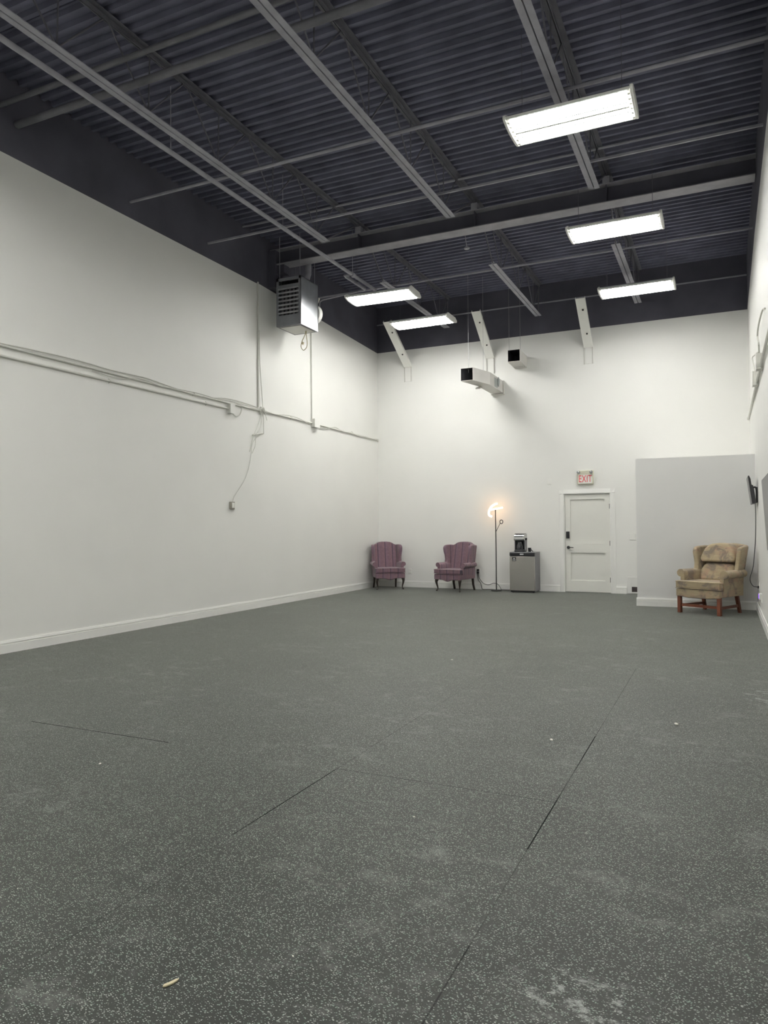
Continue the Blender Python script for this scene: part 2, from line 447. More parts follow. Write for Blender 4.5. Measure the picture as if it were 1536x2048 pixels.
def angle_pair(mb, y0, y1, z, up, half=.007, wd=.062, ht=.055, t=.007):
    s = 1 if up else -1
    for q in (-1, 1):
        a, b = half * q, (half + wd) * q
        L_ = [(a, z), (b, z), (b, z + s * t), (a + t * q, z + s * t), (a + t * q, z + s * ht), (a, z + s * ht)]
        mb.prism(L_, 'y', y0, y1)

ZBC, ZTC = 5.90, 6.615
def make_joist(name, label, x, y_bot, y_top, nodes, end_web):
    t = thing(name, label, 'joist', (x, 0, 0), group='open-web roof joists')
    mb = MB(); angle_pair(mb, y_bot[0], y_bot[1], ZBC, True); mb.build('bottom_chord', M['steel'], t, smooth=False)
    mb = MB(); angle_pair(mb, y_top[0], y_top[1], ZTC, False)
    mb.build('top_chord', M['chord'], t, smooth=False)
    z0_, z1_ = ZBC + .03, ZTC - .03
    def rod(ya, za, yb, zb, r=.0095):
        MB().tube([(0, ya, za), (0, yb, zb)], r, 8).build('web_rod', M['chord'], t)
    for k, yn in enumerate(nodes):
        rod(yn, z0_, yn - .58, z1_); rod(yn, z0_, yn + .02, z1_, .008); rod(yn, z0_, yn + .58, z1_)
    for (ya, yb) in end_web: rod(ya, z0_, yb, z1_, .012)
    st = MB()
    sy = y_top[1] if end_web[0][1] > 10.5 and y_bot[1] < 10.5 else y_top[0]
    a, b = (sy - .12, sy) if sy == y_top[1] else (sy, sy + .12)
    st.box(-.05, .05, a, b, gz1, ZTC - .056); st.build('bearing_seat', M['steel'], t, smooth=False)
    return t
frontn = [9.60 - 1.2 * k for k in range(7)]
rearn = [12.55 + 1.2 * k for k in range(3)]
JX = [(-5.6, 'leftmost'), (-3.52, 'middle'), (-1.49, 'rightmost')]
for x, w_ in JX:
    wh = {'leftmost': 'beside the long gas pipe', 'middle': 'middle of the three', 'rightmost': 'above the nearest hanging light'}[w_]
    make_joist('roof_joist', 'black open-web roof joist, near side of the girder, ' + wh, x, (-3.95, 9.9), (-3.95, 11.12), frontn, [(9.88, 11.0)])
for x, w_ in JX:
    wh = {'leftmost': 'above the two left hanging lights', 'middle': 'ending between the ductwork and the middle brace', 'rightmost': 'above the two farthest lights on the right'}[w_]
    make_joist('roof_joist', 'black open-web roof joist beyond the girder, ' + wh, x, (12.0, 15.42), (11.14, 15.55), rearn, [(12.02, 11.25), (15.40, 15.5)])

def xpipe(name, label, cat, y, z, r, xa=XL + .005, xb=XR - .005, mat='steel', ang=False, group=None):
    mb = MB()
    if ang: mb.prism([(y - r, z), (y + r, z), (y + r, z + .006), (y - r + .006, z + .006), (y - r + .006, z + 2 * r), (y - r, z + 2 * r)], 'x', xa, xb)
    else: mb.tube([(xa, y, z), (xb, y, z)], r, 14)
    return tag(mb.build(name, M[mat], smooth=not ang), label, cat, group)
g_ = 'bridging bars across the joists'
xpipe('ceiling_pipe', 'black pipe crossing the roof joists nearest the top left of the view', 'pipe', 5.58, 6.262, .030, mat='pipe')
xpipe('ceiling_pipe', 'thicker black pipe crossing the joists just beyond the nearest pipe', 'pipe', 5.80, 6.14, .042, mat='pipe')
xpipe('bridging_bar', 'black bridging bar crossing behind the nearest hanging light', 'bar', 7.59, 5.958, .020, group=g_)
xpipe('bridging_bar', 'thin black bridging bar crossing the joists just before the girder', 'bar', 9.27, 5.956, .014, ang=True, group=g_)
xpipe('bridging_bar', 'thin black bridging bar crossing the joists beyond the girder', 'bar', 12.45, 5.956, .012, xa=XL + .005, ang=True, group=g_)
xpipe('ledger_angle', 'thin black steel angle running along the far wall behind the three braces', 'ledger', YB - .016, 6.20, .012, ang=True)
MBR = MB().tube([(XL + .01, 10.2, 6.585), (XR - .01, 10.2, 6.585)], .016, 10)
tag(MBR.build('ceiling_conduit', M['steel']), 'thin black conduit tight under the deck just before the girder', 'pipe')

gas = thing('gas_pipe', 'long black gas pipe hung beside the leftmost joist', 'pipe', (-5.82, 0, 5.83))
MB().tube([(0, -3.95, 0), (0, 12.1, 0)], .030, 14).build('pipe_run', M['steel'], gas)
MB().tube([(0, 11.18, 0), (0, 11.26, 0)], .042, 14).build('coupling', M['steel'], gas)
MB().tube([(0, 12.1, 0), (0, 12.13, 0)], .036, 14).build('end_cap', M['steel'], gas)
for gyk in (1.5, 4.0, 6.6, 9.0, 11.22):
    MB().tube([(0, gyk, .025), (0, gyk, DECK - 5.83)], .005, 6).build('hanger_rod', M['steel'], gas)
br = [(-5.855, 11.22, 5.83), (-5.98, 11.22, 5.84), (-5.98, 11.30, 5.84), (-5.98, 12.02, 5.84), (-6.02, 12.07, 5.84), (-6.30, 12.08, 5.82), (-6.92, 12.08, 5.78), (-6.97, 12.06, 5.74), (-6.97, 12.04, 5.45), (-6.97, 11.98, 5.40), (-6.97, 11.56, 5.40)]
tag(MB().tube(br, [.020, .020, .030, .030, .022, .014, .014, .014, .014, .014, .014], 12).build('gas_branch', M['steel']), 'short black gas branch pipe leading to the unit heater', 'pipe')

sens = thing('ceiling_sensor', 'small round sensor on a thin arm hung just beyond the girder', 'sensor', (-3.93, 11.86, 6.2))
MB().lathe([(.0, -.02), (.045, -.015), (.05, .005), (.03, .02), (0, .02)], seg=18).build('sensor_head', M['steel'], sens)
MB().tube([(0, 0, .01), (0, -.10, .20), (0, -.10, .42)], .008, 8).build('hanger_rod', M['steel'], sens)

# ------------------------------------------------------------------ hanging fluorescent fixtures
LZ = 5.55
def make_light(label, loc):
    t = thing('ceiling_light', label, 'light', loc, group='hanging fluorescent lights')
    hs = MB()
    # six reflector troughs side by side, opening downwards
    top, prof_ = [], []
    for k in range(6):
        c = (-.225 + .09 * k)
        prof_ += [(c - .0435, .001), (c - .026, .034), (c + .026, .034), (c + .0435, .001)]
    poly = prof_ + [(.285, .001), (.285, .03), (.20, .075), (-.20, .075), (-.285, .03), (-.285, .001)]
    hs.prism(poly, 'x', -.60, .60); hs.build('housing', M['fixture'], t, smooth=False)
    for s in (-1, 1):
        ec = MB().prism([(-.30, .04), (-.30, .012)] + [(.30 * math.sin(R(a)) , -.045 * math.cos(R(a)) + .012) for a in range(-80, 81, 16)] + [(.30, .012), (.30, .04), (.21, .085), (-.21, .085)], 'x', s * .602, s * .632)
        ec.build('end_cap', M['fixture'], t, bevel=.006)
    for k in range(6):
        c = -.225 + .09 * k
        MB().tube([(-.572, c, .006), (.572, c, .006)], .0145, 10).build('tube', M['tube'], t)
    for c, w_ in ((-.09, .010), (0, .0165), (.09, .010)):
        MB().box(-.572, .572, c - w_, c + w_, -.016, -.006).build('divider', M['fixture'], t, smooth=False)
    for s in (-1, 1):
        so = MB()
        comb = [(-.28, .033)]
        for k in range(6):
            c = -.225 + .09 * k
            comb += [(c - .018, .012), (c - .016, -.012), (c + .016, -.012), (c + .018, .012)]
        so.prism(comb + [(.28, .033)], 'x', s * .575, s * .600)
        so.build('lamp_holders', M['fixture'], t, smooth=False)
    for s in (-1, 1):
        MB().tube([(s * .5, 0, .075), (s * .5, 0, DECK - LZ + .01)], .003, 6).build('hanger_cable', M['chord'], t)
    return t
L1 = make_light('nearest hanging fluorescent light, right row, largest of the five', (-1.345, 7.45, LZ))
copy_thing(L1, (-1.31, 10.52, LZ), 'middle hanging fluorescent light of the right row, just beyond the girder')
copy_thing(L1, (-1.315, 13.42, LZ), 'farthest hanging fluorescent light of the right row, near the right brace')
copy_thing(L1, (-5.52, 11.83, LZ), 'hanging fluorescent light to the right of the unit heater', R(3))
copy_thing(L1, (-5.48, 13.66, LZ), 'hanging fluorescent light beside the left brace on the far wall')
EXTRA = [(-1.35, 4.35, LZ), (-5.6, 3.25, LZ), (-5.6, .9, LZ), (-3.5, 2.5, LZ), (-1.35, -2.2, LZ)]  # unseen fixtures added to brighten the near walls and floor
for q, p in enumerate(EXTRA):
    copy_thing(L1, p, ['hanging fluorescent light above the camera on the right, out of view', 'hanging fluorescent light near the left wall, out of view', 'hanging fluorescent light farther back near the left wall, out of view', 'hanging fluorescent light over the middle of the near floor, out of view', 'hanging fluorescent light behind the camera on the right, out of view'][q])

# ------------------------------------------------------------------ unit heater
hx0, hx1, hy0, hy1, hz0, hz1 = -7.205, -6.70, 10.92, 11.53, 5.005, 5.865
ht = thing('unit_heater', 'galvanised gas unit heater hung high by the left wall', 'heater', ((hx0 + hx1) / 2, (hy0 + hy1) / 2, hz0))
hw, hd, hh = (hx1 - hx0) / 2, (hy1 - hy0) / 2, hz1 - hz0
cb = MB()
cb.box(-hw, -hw + .012, -hd, hd, 0, hh).box(hw - .012, hw, -hd, hd, 0, hh).box(-hw, hw, -hd, hd, hh - .012, hh).box(-hw, hw, hd - .012, hd, 0, hh)
cb.build('cabinet', M['galv'], ht, smooth=False)
fr = MB()
fr.box(-hw, -hw + .05, -hd - .004, -hd + .02, 0, hh); fr.box(hw - .04, hw, -hd - .004, -hd + .02, 0, hh)
fr.box(-hw, hw, -hd - .004, -hd + .02, hh - .05, hh); fr.box(-hw, hw, -hd - .002, -hd + .02, hh - .19, hh - .125)
fr.box(-hw, hw, -hd - .002, -hd + .02, 0, .19); fr.box(-hw + .03, hw - .03, -hd - .012, -hd, .02, .05)
fr.build('front_frame', M['heaterfront'], ht, smooth=False)
MB().box(-hw + .014, hw - .014, -hd + .16, -hd + .17, .02, hh - .02).build('heat_exchanger', M['dark'], ht, smooth=False)
for k in range(7):
    z = .225 + k * .072
    MB().prism([(-hd - .018, z - .014), (-hd - .014, z + .018), (-hd + .045, z + .034), (-hd + .043, z + .022), (-hd + .0, z - .008)], 'x', -hw + .045, hw - .035).build('louver', M['galvdull'], ht, smooth=False)
for k in range(5):
    xx = -hw + .10 + k * .078
    MB().box(xx - .024, xx + .024, -hd + .05, -hd + .15, .20, hh - .2).build('tube_fin', M['greymetal'], ht, smooth=False)
bp = MB().box(-hw, hw, -hd, hd, -.004, .004, 0)
bp.build('bottom_pan', M['greymetal'], ht, smooth=False)
MB().box(-hw + .045, hw - .045, -hd + .06, hd - .06, -.014, -.005).build('bottom_panel', M['panelgrey'], ht, bevel=.003)
MB().lathe([(.05, 0), (.17, 0), (.19, .03), (.19, .07), (.15, .11), (.06, .12), (0, .12)], axis='y', seg=28).build('fan_housing', M['fixture'], ht, loc=(.12, hd, .34))
MB().tube(curve([(.14, hd + .06, .52), (.18, hd + .10, .58), (.20, hd + .12, .66)]), .022, 10).build('flue_stub', M['fixture'], ht)
MB().tube([(.10, .16, hh), (.10, .16, hh + .10), (.11, .20, hh + .20), (.11, .20, DECK + .03 - hz0)], .058, 18).build('flue_pipe', M['steel'], ht)
for sx_ in (-1, 1):
    for sy_ in (-1, 1):
        MB().tube([(sx_ * (hw - .04), sy_ * (hd - .05), hh), (sx_ * (hw - .04), sy_ * (hd - .05), DECK + .02 - hz0)], .006, 6).build('hanger_rod', M['steel'], ht)
lp = curve([(.115, .10, -.01), (.10, .09, -.09), (.045, .07, -.22), (.03, .07, -.31), (.075, .08, -.37), (.135, .09, -.32), (.14, .10, -.22), (.125, .10, -.1), (.12, .10, -.01)])
MB().tube(lp, .007, 8).build('hanging_cord', M['brass'], ht)
MB().box(.055, .10, .06, .075, -.235, -.19).build('cord_tag', M['chip'], ht, rot=(0, .5, 0), loc=(.10, 0, -.02))

# ------------------------------------------------------------------ left wall conduits and cables
X = XL + .022
up = thing('wall_conduit', 'upper white conduit running the length of the left wall', 'conduit', (X, 0, 3.49))
MB().tube([(0, -3.9, .015), (0, 5.6, .012), (0, 9.9, -.012), (0, 12.46, -.004)], .015, 12).build('pipe_run', M['conduit'], up)
MB().tube([(0, 12.66, -.006), (0, YB - .03, -.030)], .014, 12).build('pipe_run', M['conduit'], up)
for yy in (2.2, 5.2, 8.9, 11.7, 14.2):
    MB().tube([(-.022, yy - .012, -.03), (.0, yy, -.018), (.018, yy, 0), (.0, yy, .018), (-.022, yy - .012, .03)], .006, 6).build('strap', M['conduit'], up)
lo = thing('wall_conduit', 'lower white conduit on the left wall ending at a small box', 'conduit', (X, 0, 3.385))
MB().tube([(0, -3.9, -.003), (0, 5.6, -.002), (0, 9.76, 0)], .014, 12).build('pipe_run', M['conduit'], lo)
for yy in (4.6, 7.2, 9.2):
    MB().tube([(-.022, yy, -.03), (.0, yy, -.017), (.017, yy, 0), (.0, yy, .017), (-.022, yy, .03)], .006, 6).build('strap', M['conduit'], lo)
def cable(name, label, pts, r, mat='cable', cat='cable', n=6, group=None):
    return tag(MB().tube(curve(pts, n), r, 8).build(name, M[mat]), label, cat, group)
random.seed(3)
pts = [(X + .004, y_, 3.53 + random.uniform(-.02, .025) - (.04 if 8 < y_ < 9.6 else 0)) for y_ in [-3.9 + .62 * k for k in range(24)]] + [(X + .008, 10.72, 3.50)]
cable('wall_cable', 'painted cable draped along the top of the upper left conduit', pts, .009)
pts = [(X + .012, y_, 3.50 + random.uniform(-.06, .02)) for y_ in [6.9 + .42 * k for k in range(14)]]
cable('wall_cable', 'loose painted cable sagging below the upper left conduit', pts, .007)
pts = [(X + .006, y_, 3.475 + random.uniform(-.05, .04)) for y_ in [12.68 + .36 * k for k in range(8)]] + [(X + .006, YB - .05, 3.48)]
cable('wall_cable', 'loose painted cable between the square box and the far corner', pts, .010)

def jbox(label, y, z, s, h, d=.07):
    t = thing('junction_box', label, 'junction box', (XL, y, z))
    MB().box(-.003, d, -s / 2, s / 2, -h / 2, h / 2).build('box_body', M['conduit'], t, bevel=.004)
    MB().box(d, d + .006, -s / 2 - .006, s / 2 + .006, -h / 2 - .006, h / 2 + .006).build('cover', M['plate'], t, bevel=.002)
    return t
jbox('small white junction box at the end of the lower left conduit', 9.82, 3.385, .115, .145)
jbox('white square junction box on the upper left conduit, past the heater', 12.56, 3.49, .20, .165, .09)
cable('cable_loop', 'short cable loop hooking from the small box up to the conduit', [(X, 9.86, 3.33), (X + .02, 9.94, 3.28), (X + .03, 10.03, 3.31), (X + .02, 10.10, 3.40), (X, 10.13, 3.47)], .010)
tag(MB().tube([(X - .004, 10.632, 5.76), (X - .004, 10.632, 3.50)], .014, 10).build('wall_conduit', M['conduit']), 'thick vertical conduit on the left wall left of the heater', 'conduit')
cable('wall_cable', 'thin dark vertical cable beside the thick conduit left of the heater', [(X + .012, 10.64, 4.9), (X + .012, 10.66, 4.29), (X + .012, 10.72, 3.75), (X + .012, 10.745, 3.5), (X + .012, 10.765, 3.25), (X + .012, 10.768, 3.08)], .007, 'cable', n=5)
tag(MB().tube(curve([(X, 10.77, 3.085), (X + .01, 10.62, 3.06), (X, 10.45, 3.02)], 5), .014, 8).build('cable_hook', M['cable']), 'short cable stub hooked to the left below the conduit crossing', 'cable')
tag(MB().tube([(X - .004, 12.462, 5.62), (X - .004, 12.475, 3.56)], .012, 10).build('wall_conduit', M['conduit']), 'vertical conduit on the left wall dropping to the square box', 'conduit')
kn = MB()
for q in range(5):
    c = (X + .012, 10.73, 3.49); ph = q * 1.2
    kn.tube([(c[0] + .012 * math.cos(a + ph), c[1] + .07 * math.sin(a * 1.0 + ph), c[2] + .055 * math.cos(a * 1.3 + q)) for a in [i * .45 for i in range(15)]], .007, 6)
tag(kn.build('cable_tangle', M['cable']), 'knot of cables where the vertical conduit meets the upper one', 'cable')
for q, (pp, lb) in enumerate((
    ([(X, 10.72, 3.45), (X + .02, 10.60, 3.25), (X + .02, 10.42, 2.95), (X, 10.36, 2.72)], 'loose cable end curling down beside the knot of cables'),
    ([(X, 10.73, 3.46), (X + .02, 10.66, 3.2), (X + .02, 10.52, 3.02), (X + .02, 10.50, 2.85), (X, 10.43, 2.7)], 'second loose cable end hanging lower from the knot of cables'),
    ([(X, 10.79, 3.46), (X + .02, 10.83, 3.40), (X + .02, 10.86, 3.33), (X, 10.87, 3.38)], 'tiny cable hook just right of the knot of cables'))):
    cable('cable_end', lb, pp, .005)
cable('lead_wire', 'thin wire dangling from the conduit to the low brown box', [(X, 10.68, 3.06), (X, 10.45, 2.89), (X, 10.40, 2.68), (X, 10.33, 2.44), (X, 10.22, 2.24), (X, 10.08, 2.09), (X, 9.93, 1.94), (X, 9.87, 1.84)], .005)
t = thing('outlet_box', 'small brownish box with white edge on the left wall at wire end', 'outlet', (XL, 9.873, 1.78))
MB().box(0, .045, -.062, .062, -.062, .062).build('box_body', M['brownplate'], t, bevel=.004)
MB().box(.045, .052, .028, .066, -.066, .066).build('side_flange', M['plate'], t)
MB().box(.045, .049, -.045, .02, -.04, .045).build('cover', M['plate'], t)

# ------------------------------------------------------------------ far wall: braces, ducts
def brace(label, x, yt):
    t = thing('wall_brace', label, 'brace', (x, YB, 0), group='white steel braces on the far wall')
    zb, zt = 5.13, 5.90
    ln = math.hypot(yt, zt - zb); an = math.atan2(zt - zb, -yt)
    ch = MB(); wd, fl, tk = .094, .055, .007
    # channel lying along its own length (local -y), web facing the room
    poly = [(-wd, -fl), (-wd, 0), (wd, 0), (wd, -fl), (wd - tk, -fl), (wd - tk, -tk), (-wd + tk, -tk), (-wd + tk, -fl)]
    poly = [(a, -b) for a, b in poly]
    ch.prism(poly, 'y', -ln, 0)
    ch.build('channel', M['fixture'], t, smooth=False, loc=(0, -.03, zb), rot=(-an, 0, 0))
    for f_ in (.30, .78):
        MB().lathe([(0, -.012), (.018, -.012), (.018, 0)], seg=12).build('bolt', M['blackmetal'], t, loc=(.02, -.03 - ln * f_ * math.cos(an), zb + ln * f_ * math.sin(an) - .004), rot=(-an, 0, 0))
    for s in (-1, 1):
        MB().tube([(s * .082, -.028, zb + .06), (s * .082, -.028, zb - .34)], .010, 8).build('hanger_rod', M['panelgrey'], t)
    MB().box(-.10, .10, -.012, 0, zb - .33, zb + .10).build('wall_plate', M['wall'], t)
    return t
brace('left of three white braces, beside a hanging light', -6.62, -1.16)
brace('middle of three white braces, ending above the longer duct', -4.63, -1.03)
brace('right of three white braces, right of the short duct', -2.50, -.95)

def square_duct(mb, path, wd, ht_, t=.006):
    """sheet-metal duct of a rectangular section along plan points (x,y,z of centre)"""
    n = len(path); P_ = [Vector(p) for p in path]; rings = []
    for i in range(n):
        d = (P_[min(i + 1, n - 1)] - P_[max(i - 1, 0)]); d.z = 0; d.normalize()
        if 0 < i < n - 1:
            a = (P_[i] - P_[i - 1]).normalized(); b = (P_[i + 1] - P_[i]).normalized()
            k = 1 / max(.5, math.cos(a.angle(b) / 2))
        else: k = 1
        if i == 0: d = Vector((0, 1, 0))
        s = Vector((d.y, -d.x, 0)) * k
        rings.append((P_[i], s))
    for shell in (0, t):
        vs, fs = [], []
        for c, s in rings:
            h = ht_ / 2 - shell; w_ = wd / 2 - shell
            vs += [c - s * w_ - Vector((0, 0, h)), c + s * w_ - Vector((0, 0, h)), c + s * w_ + Vector((0, 0, h)), c - s * w_ + Vector((0, 0, h))]
        for i in range(n - 1):
            for k in range(4): fs.append((4 * i + k, 4 * i + (k + 1) % 4, 4 * i + 4 + (k + 1) % 4, 4 * i + 4 + k))
        mb.add(vs, fs, 0 if shell == 0 else 1)
    # rim at the open mouth
    c, s = rings[0]; h, w_ = ht_ / 2, wd / 2
    o_ = [c - s * w_ - Vector((0, 0, h)), c + s * w_ - Vector((0, 0, h)), c + s * w_ + Vector((0, 0, h)), c - s * w_ + Vector((0, 0, h))]
    i_ = [c - s * (w_ - t) - Vector((0, 0, h - t)), c + s * (w_ - t) - Vector((0, 0, h - t)), c + s * (w_ - t) + Vector((0, 0, h - t)), c - s * (w_ - t) + Vector((0, 0, h - t))]
    mb.add(o_ + i_, [(k, (k + 1) % 4, 4 + (k + 1) % 4, 4 + k) for k in range(4)], 0)
    return mb
dA = thing('air_duct', 'long bent white air duct with dark open end on the far wall', 'duct', (-4.46, YB, 4.46), group='square air ducts on the far wall')
db = MB(); square_duct(db, [(-.275, -1.36, .075), (-.0, -1.06, .0), (.0, -.12, -.005)], .265, .262)
db.box(-.145, .145, -.10, 0, -.155, .14, 0)
db.build('duct_body', [M['duct'], M['dark']], dA, smooth=False)
MB().prism([(-1.12, -.18), (-1.0, -.13), (-.92, -.13), (-1.1, -.20)], 'x', -.17, -.08).build('damper_flap', M['duct'], dA)
MB().prism([(.0, -.11), (.02, -.06), (.026, .0), (.02, .05), (.0, .10), (-.02, .05), (-.026, 0), (-.02, -.06)], 'y', -.006, .006).build('damper_handle', M['handle'], dA, loc=(.150, -.50, .04), rot=(0, 0, R(60)))
MB().box(.130, .137, -.86, -.52, -.11, .09).build('access_panel', M['handle'], dA, bevel=.002)
for (hx, hy) in ((-.26, -1.28), (-.03, -1.0)):
    MB().tube([(hx, hy, .12), (hx, hy, DECK + .02 - 4.46)], .0032, 6).build('hanger_rod', M['hang'], dA)
dB = thing('air_duct', 'short straight white air duct with dark open end on the far wall', 'duct', (-3.945, YB, 4.98), group='square air ducts on the far wall')
db = MB(); square_duct(db, [(0, -.60, .02), (0, -.05, -.01), (0, 0, -.01)], .262, .25)
db.box(-.128, .128, -.15, -.14, -.13, .11, 1)
db.build('duct_body', [M['duct'], M['dark']], dB, smooth=False)
for hx in (-.12, .12):
    MB().tube([(hx, -.52, .12), (hx, -.52, DECK + .02 - 4.98)], .0032, 6).build('hanger_rod', M['hang'], dB)

# ------------------------------------------------------------------ far wall: sign, plates, grille
sg = thing('exit_sign', 'lit red EXIT sign with two small lamps above the white door', 'sign', (-2.595, YB, 2.41))
MB().box(-.165, .165, -.062, 0, -.145, .145).build('sign_body', M['sign'], sg, bevel=.010)
MB().box(-.135, .135, -.066, -.06, -.128, .055).build('face_panel', M['plate'], sg)
fc = bpy.data.curves.new('exit_text', 'FONT'); fc.body = 'EXIT'; fc.size = .205; fc.extrude = .002; fc.align_x = 'CENTER'; fc.align_y = 'CENTER'; fc.space_character = 1.05
fo = bpy.data.objects.new('exit_text', fc); COL.objects.link(fo)
bpy.context.view_layer.update()
me = bpy.data.meshes.new_from_object(fo.evaluated_get(bpy.context.evaluated_depsgraph_get()))
bpy.data.objects.remove(fo)
me.materials.clear(); me.materials.append(M['red'])
lo_ = bpy.data.objects.new('lettering', me); COL.objects.link(lo_); lo_.parent = sg
lo_.location = (0, -.0685, -.037); lo_.rotation_euler = (R(90), 0, 0); lo_.scale = (.62, 1.02, 1); lo_['label'] = 'red EXIT letters'
for s in (-1, 1):
    hd_ = MB().lathe([(.0, -.05), (.034, -.048), (.036, -.03), (.026, .0), (.012, .03), (0, .03)], axis='y', seg=18).build('lamp_head', M['lens'], sg, loc=(s * .128, -.085, .105))

def plate(name, label, cat, x, z, wd, ht_, extra=None):
    t = thing(name, label, cat, (x, YB, z))
    MB().box(-wd / 2, wd / 2, -.012, 0, -ht_ / 2, ht_ / 2).build('cover_plate', M['plate'], t, bevel=.003)
    if extra: extra(t)
    return t
def blank_parts(t):
    MB().box(-.024, .024, -.018, -.010, -.045, .045).build('panel', M['trim'], t, bevel=.002)
plate('wall_plate', 'blank white wall plate to the left of the EXIT sign', 'wall plate', -3.354, 2.35, .088, .13, blank_parts)
def sw(t):
    for q in (-.028, .028):
        MB().box(q - .008, q + .008, -.022, -.010, -.02, .02).build('toggle', M['trim'], t, bevel=.002)
plate('light_switch', 'white double light switch between the door and the boxed-in corner', 'switch', -1.672, 1.166, .112, .125, sw)
def ot(t):
    for q in (-.028, .028):
        MB().box(-.018, .018, -.016, -.010, q - .016, q + .016).build('socket', M['trim'], t, bevel=.003)
plate('wall_outlet', 'white wall outlet between the two purple armchairs', 'outlet', -6.61, .375, .080, .12, ot)
o2 = plate('wall_outlet', 'wall outlet with black plugs behind the right purple armchair', 'outlet', -4.955, .40, .080, .12, ot)

vg = thing('vent_grille', 'white vent frame with brown opening low beside the boxed-in corner', 'vent', (-1.585, YB, 0))
fr = MB(); fr.box(-.20, -.118, -.024, 0, .012, .345).box(-.118, .205, -.024, 0, .012, .04).box(-.118, .205, -.024, 0, .315, .345).box(-.118, .205, -.018, 0, .145, .315)
fr.build('frame', M['trim'], vg, bevel=.003)
MB().box(-.118, .205, -.006, 0, .04, .145).build('opening', M['brownvent'], vg)
for k in range(4): MB().box(-.118, .205, -.014, -.006, .052 + .024 * k, .060 + .024 * k).build('slat', M['brownvent'], vg)

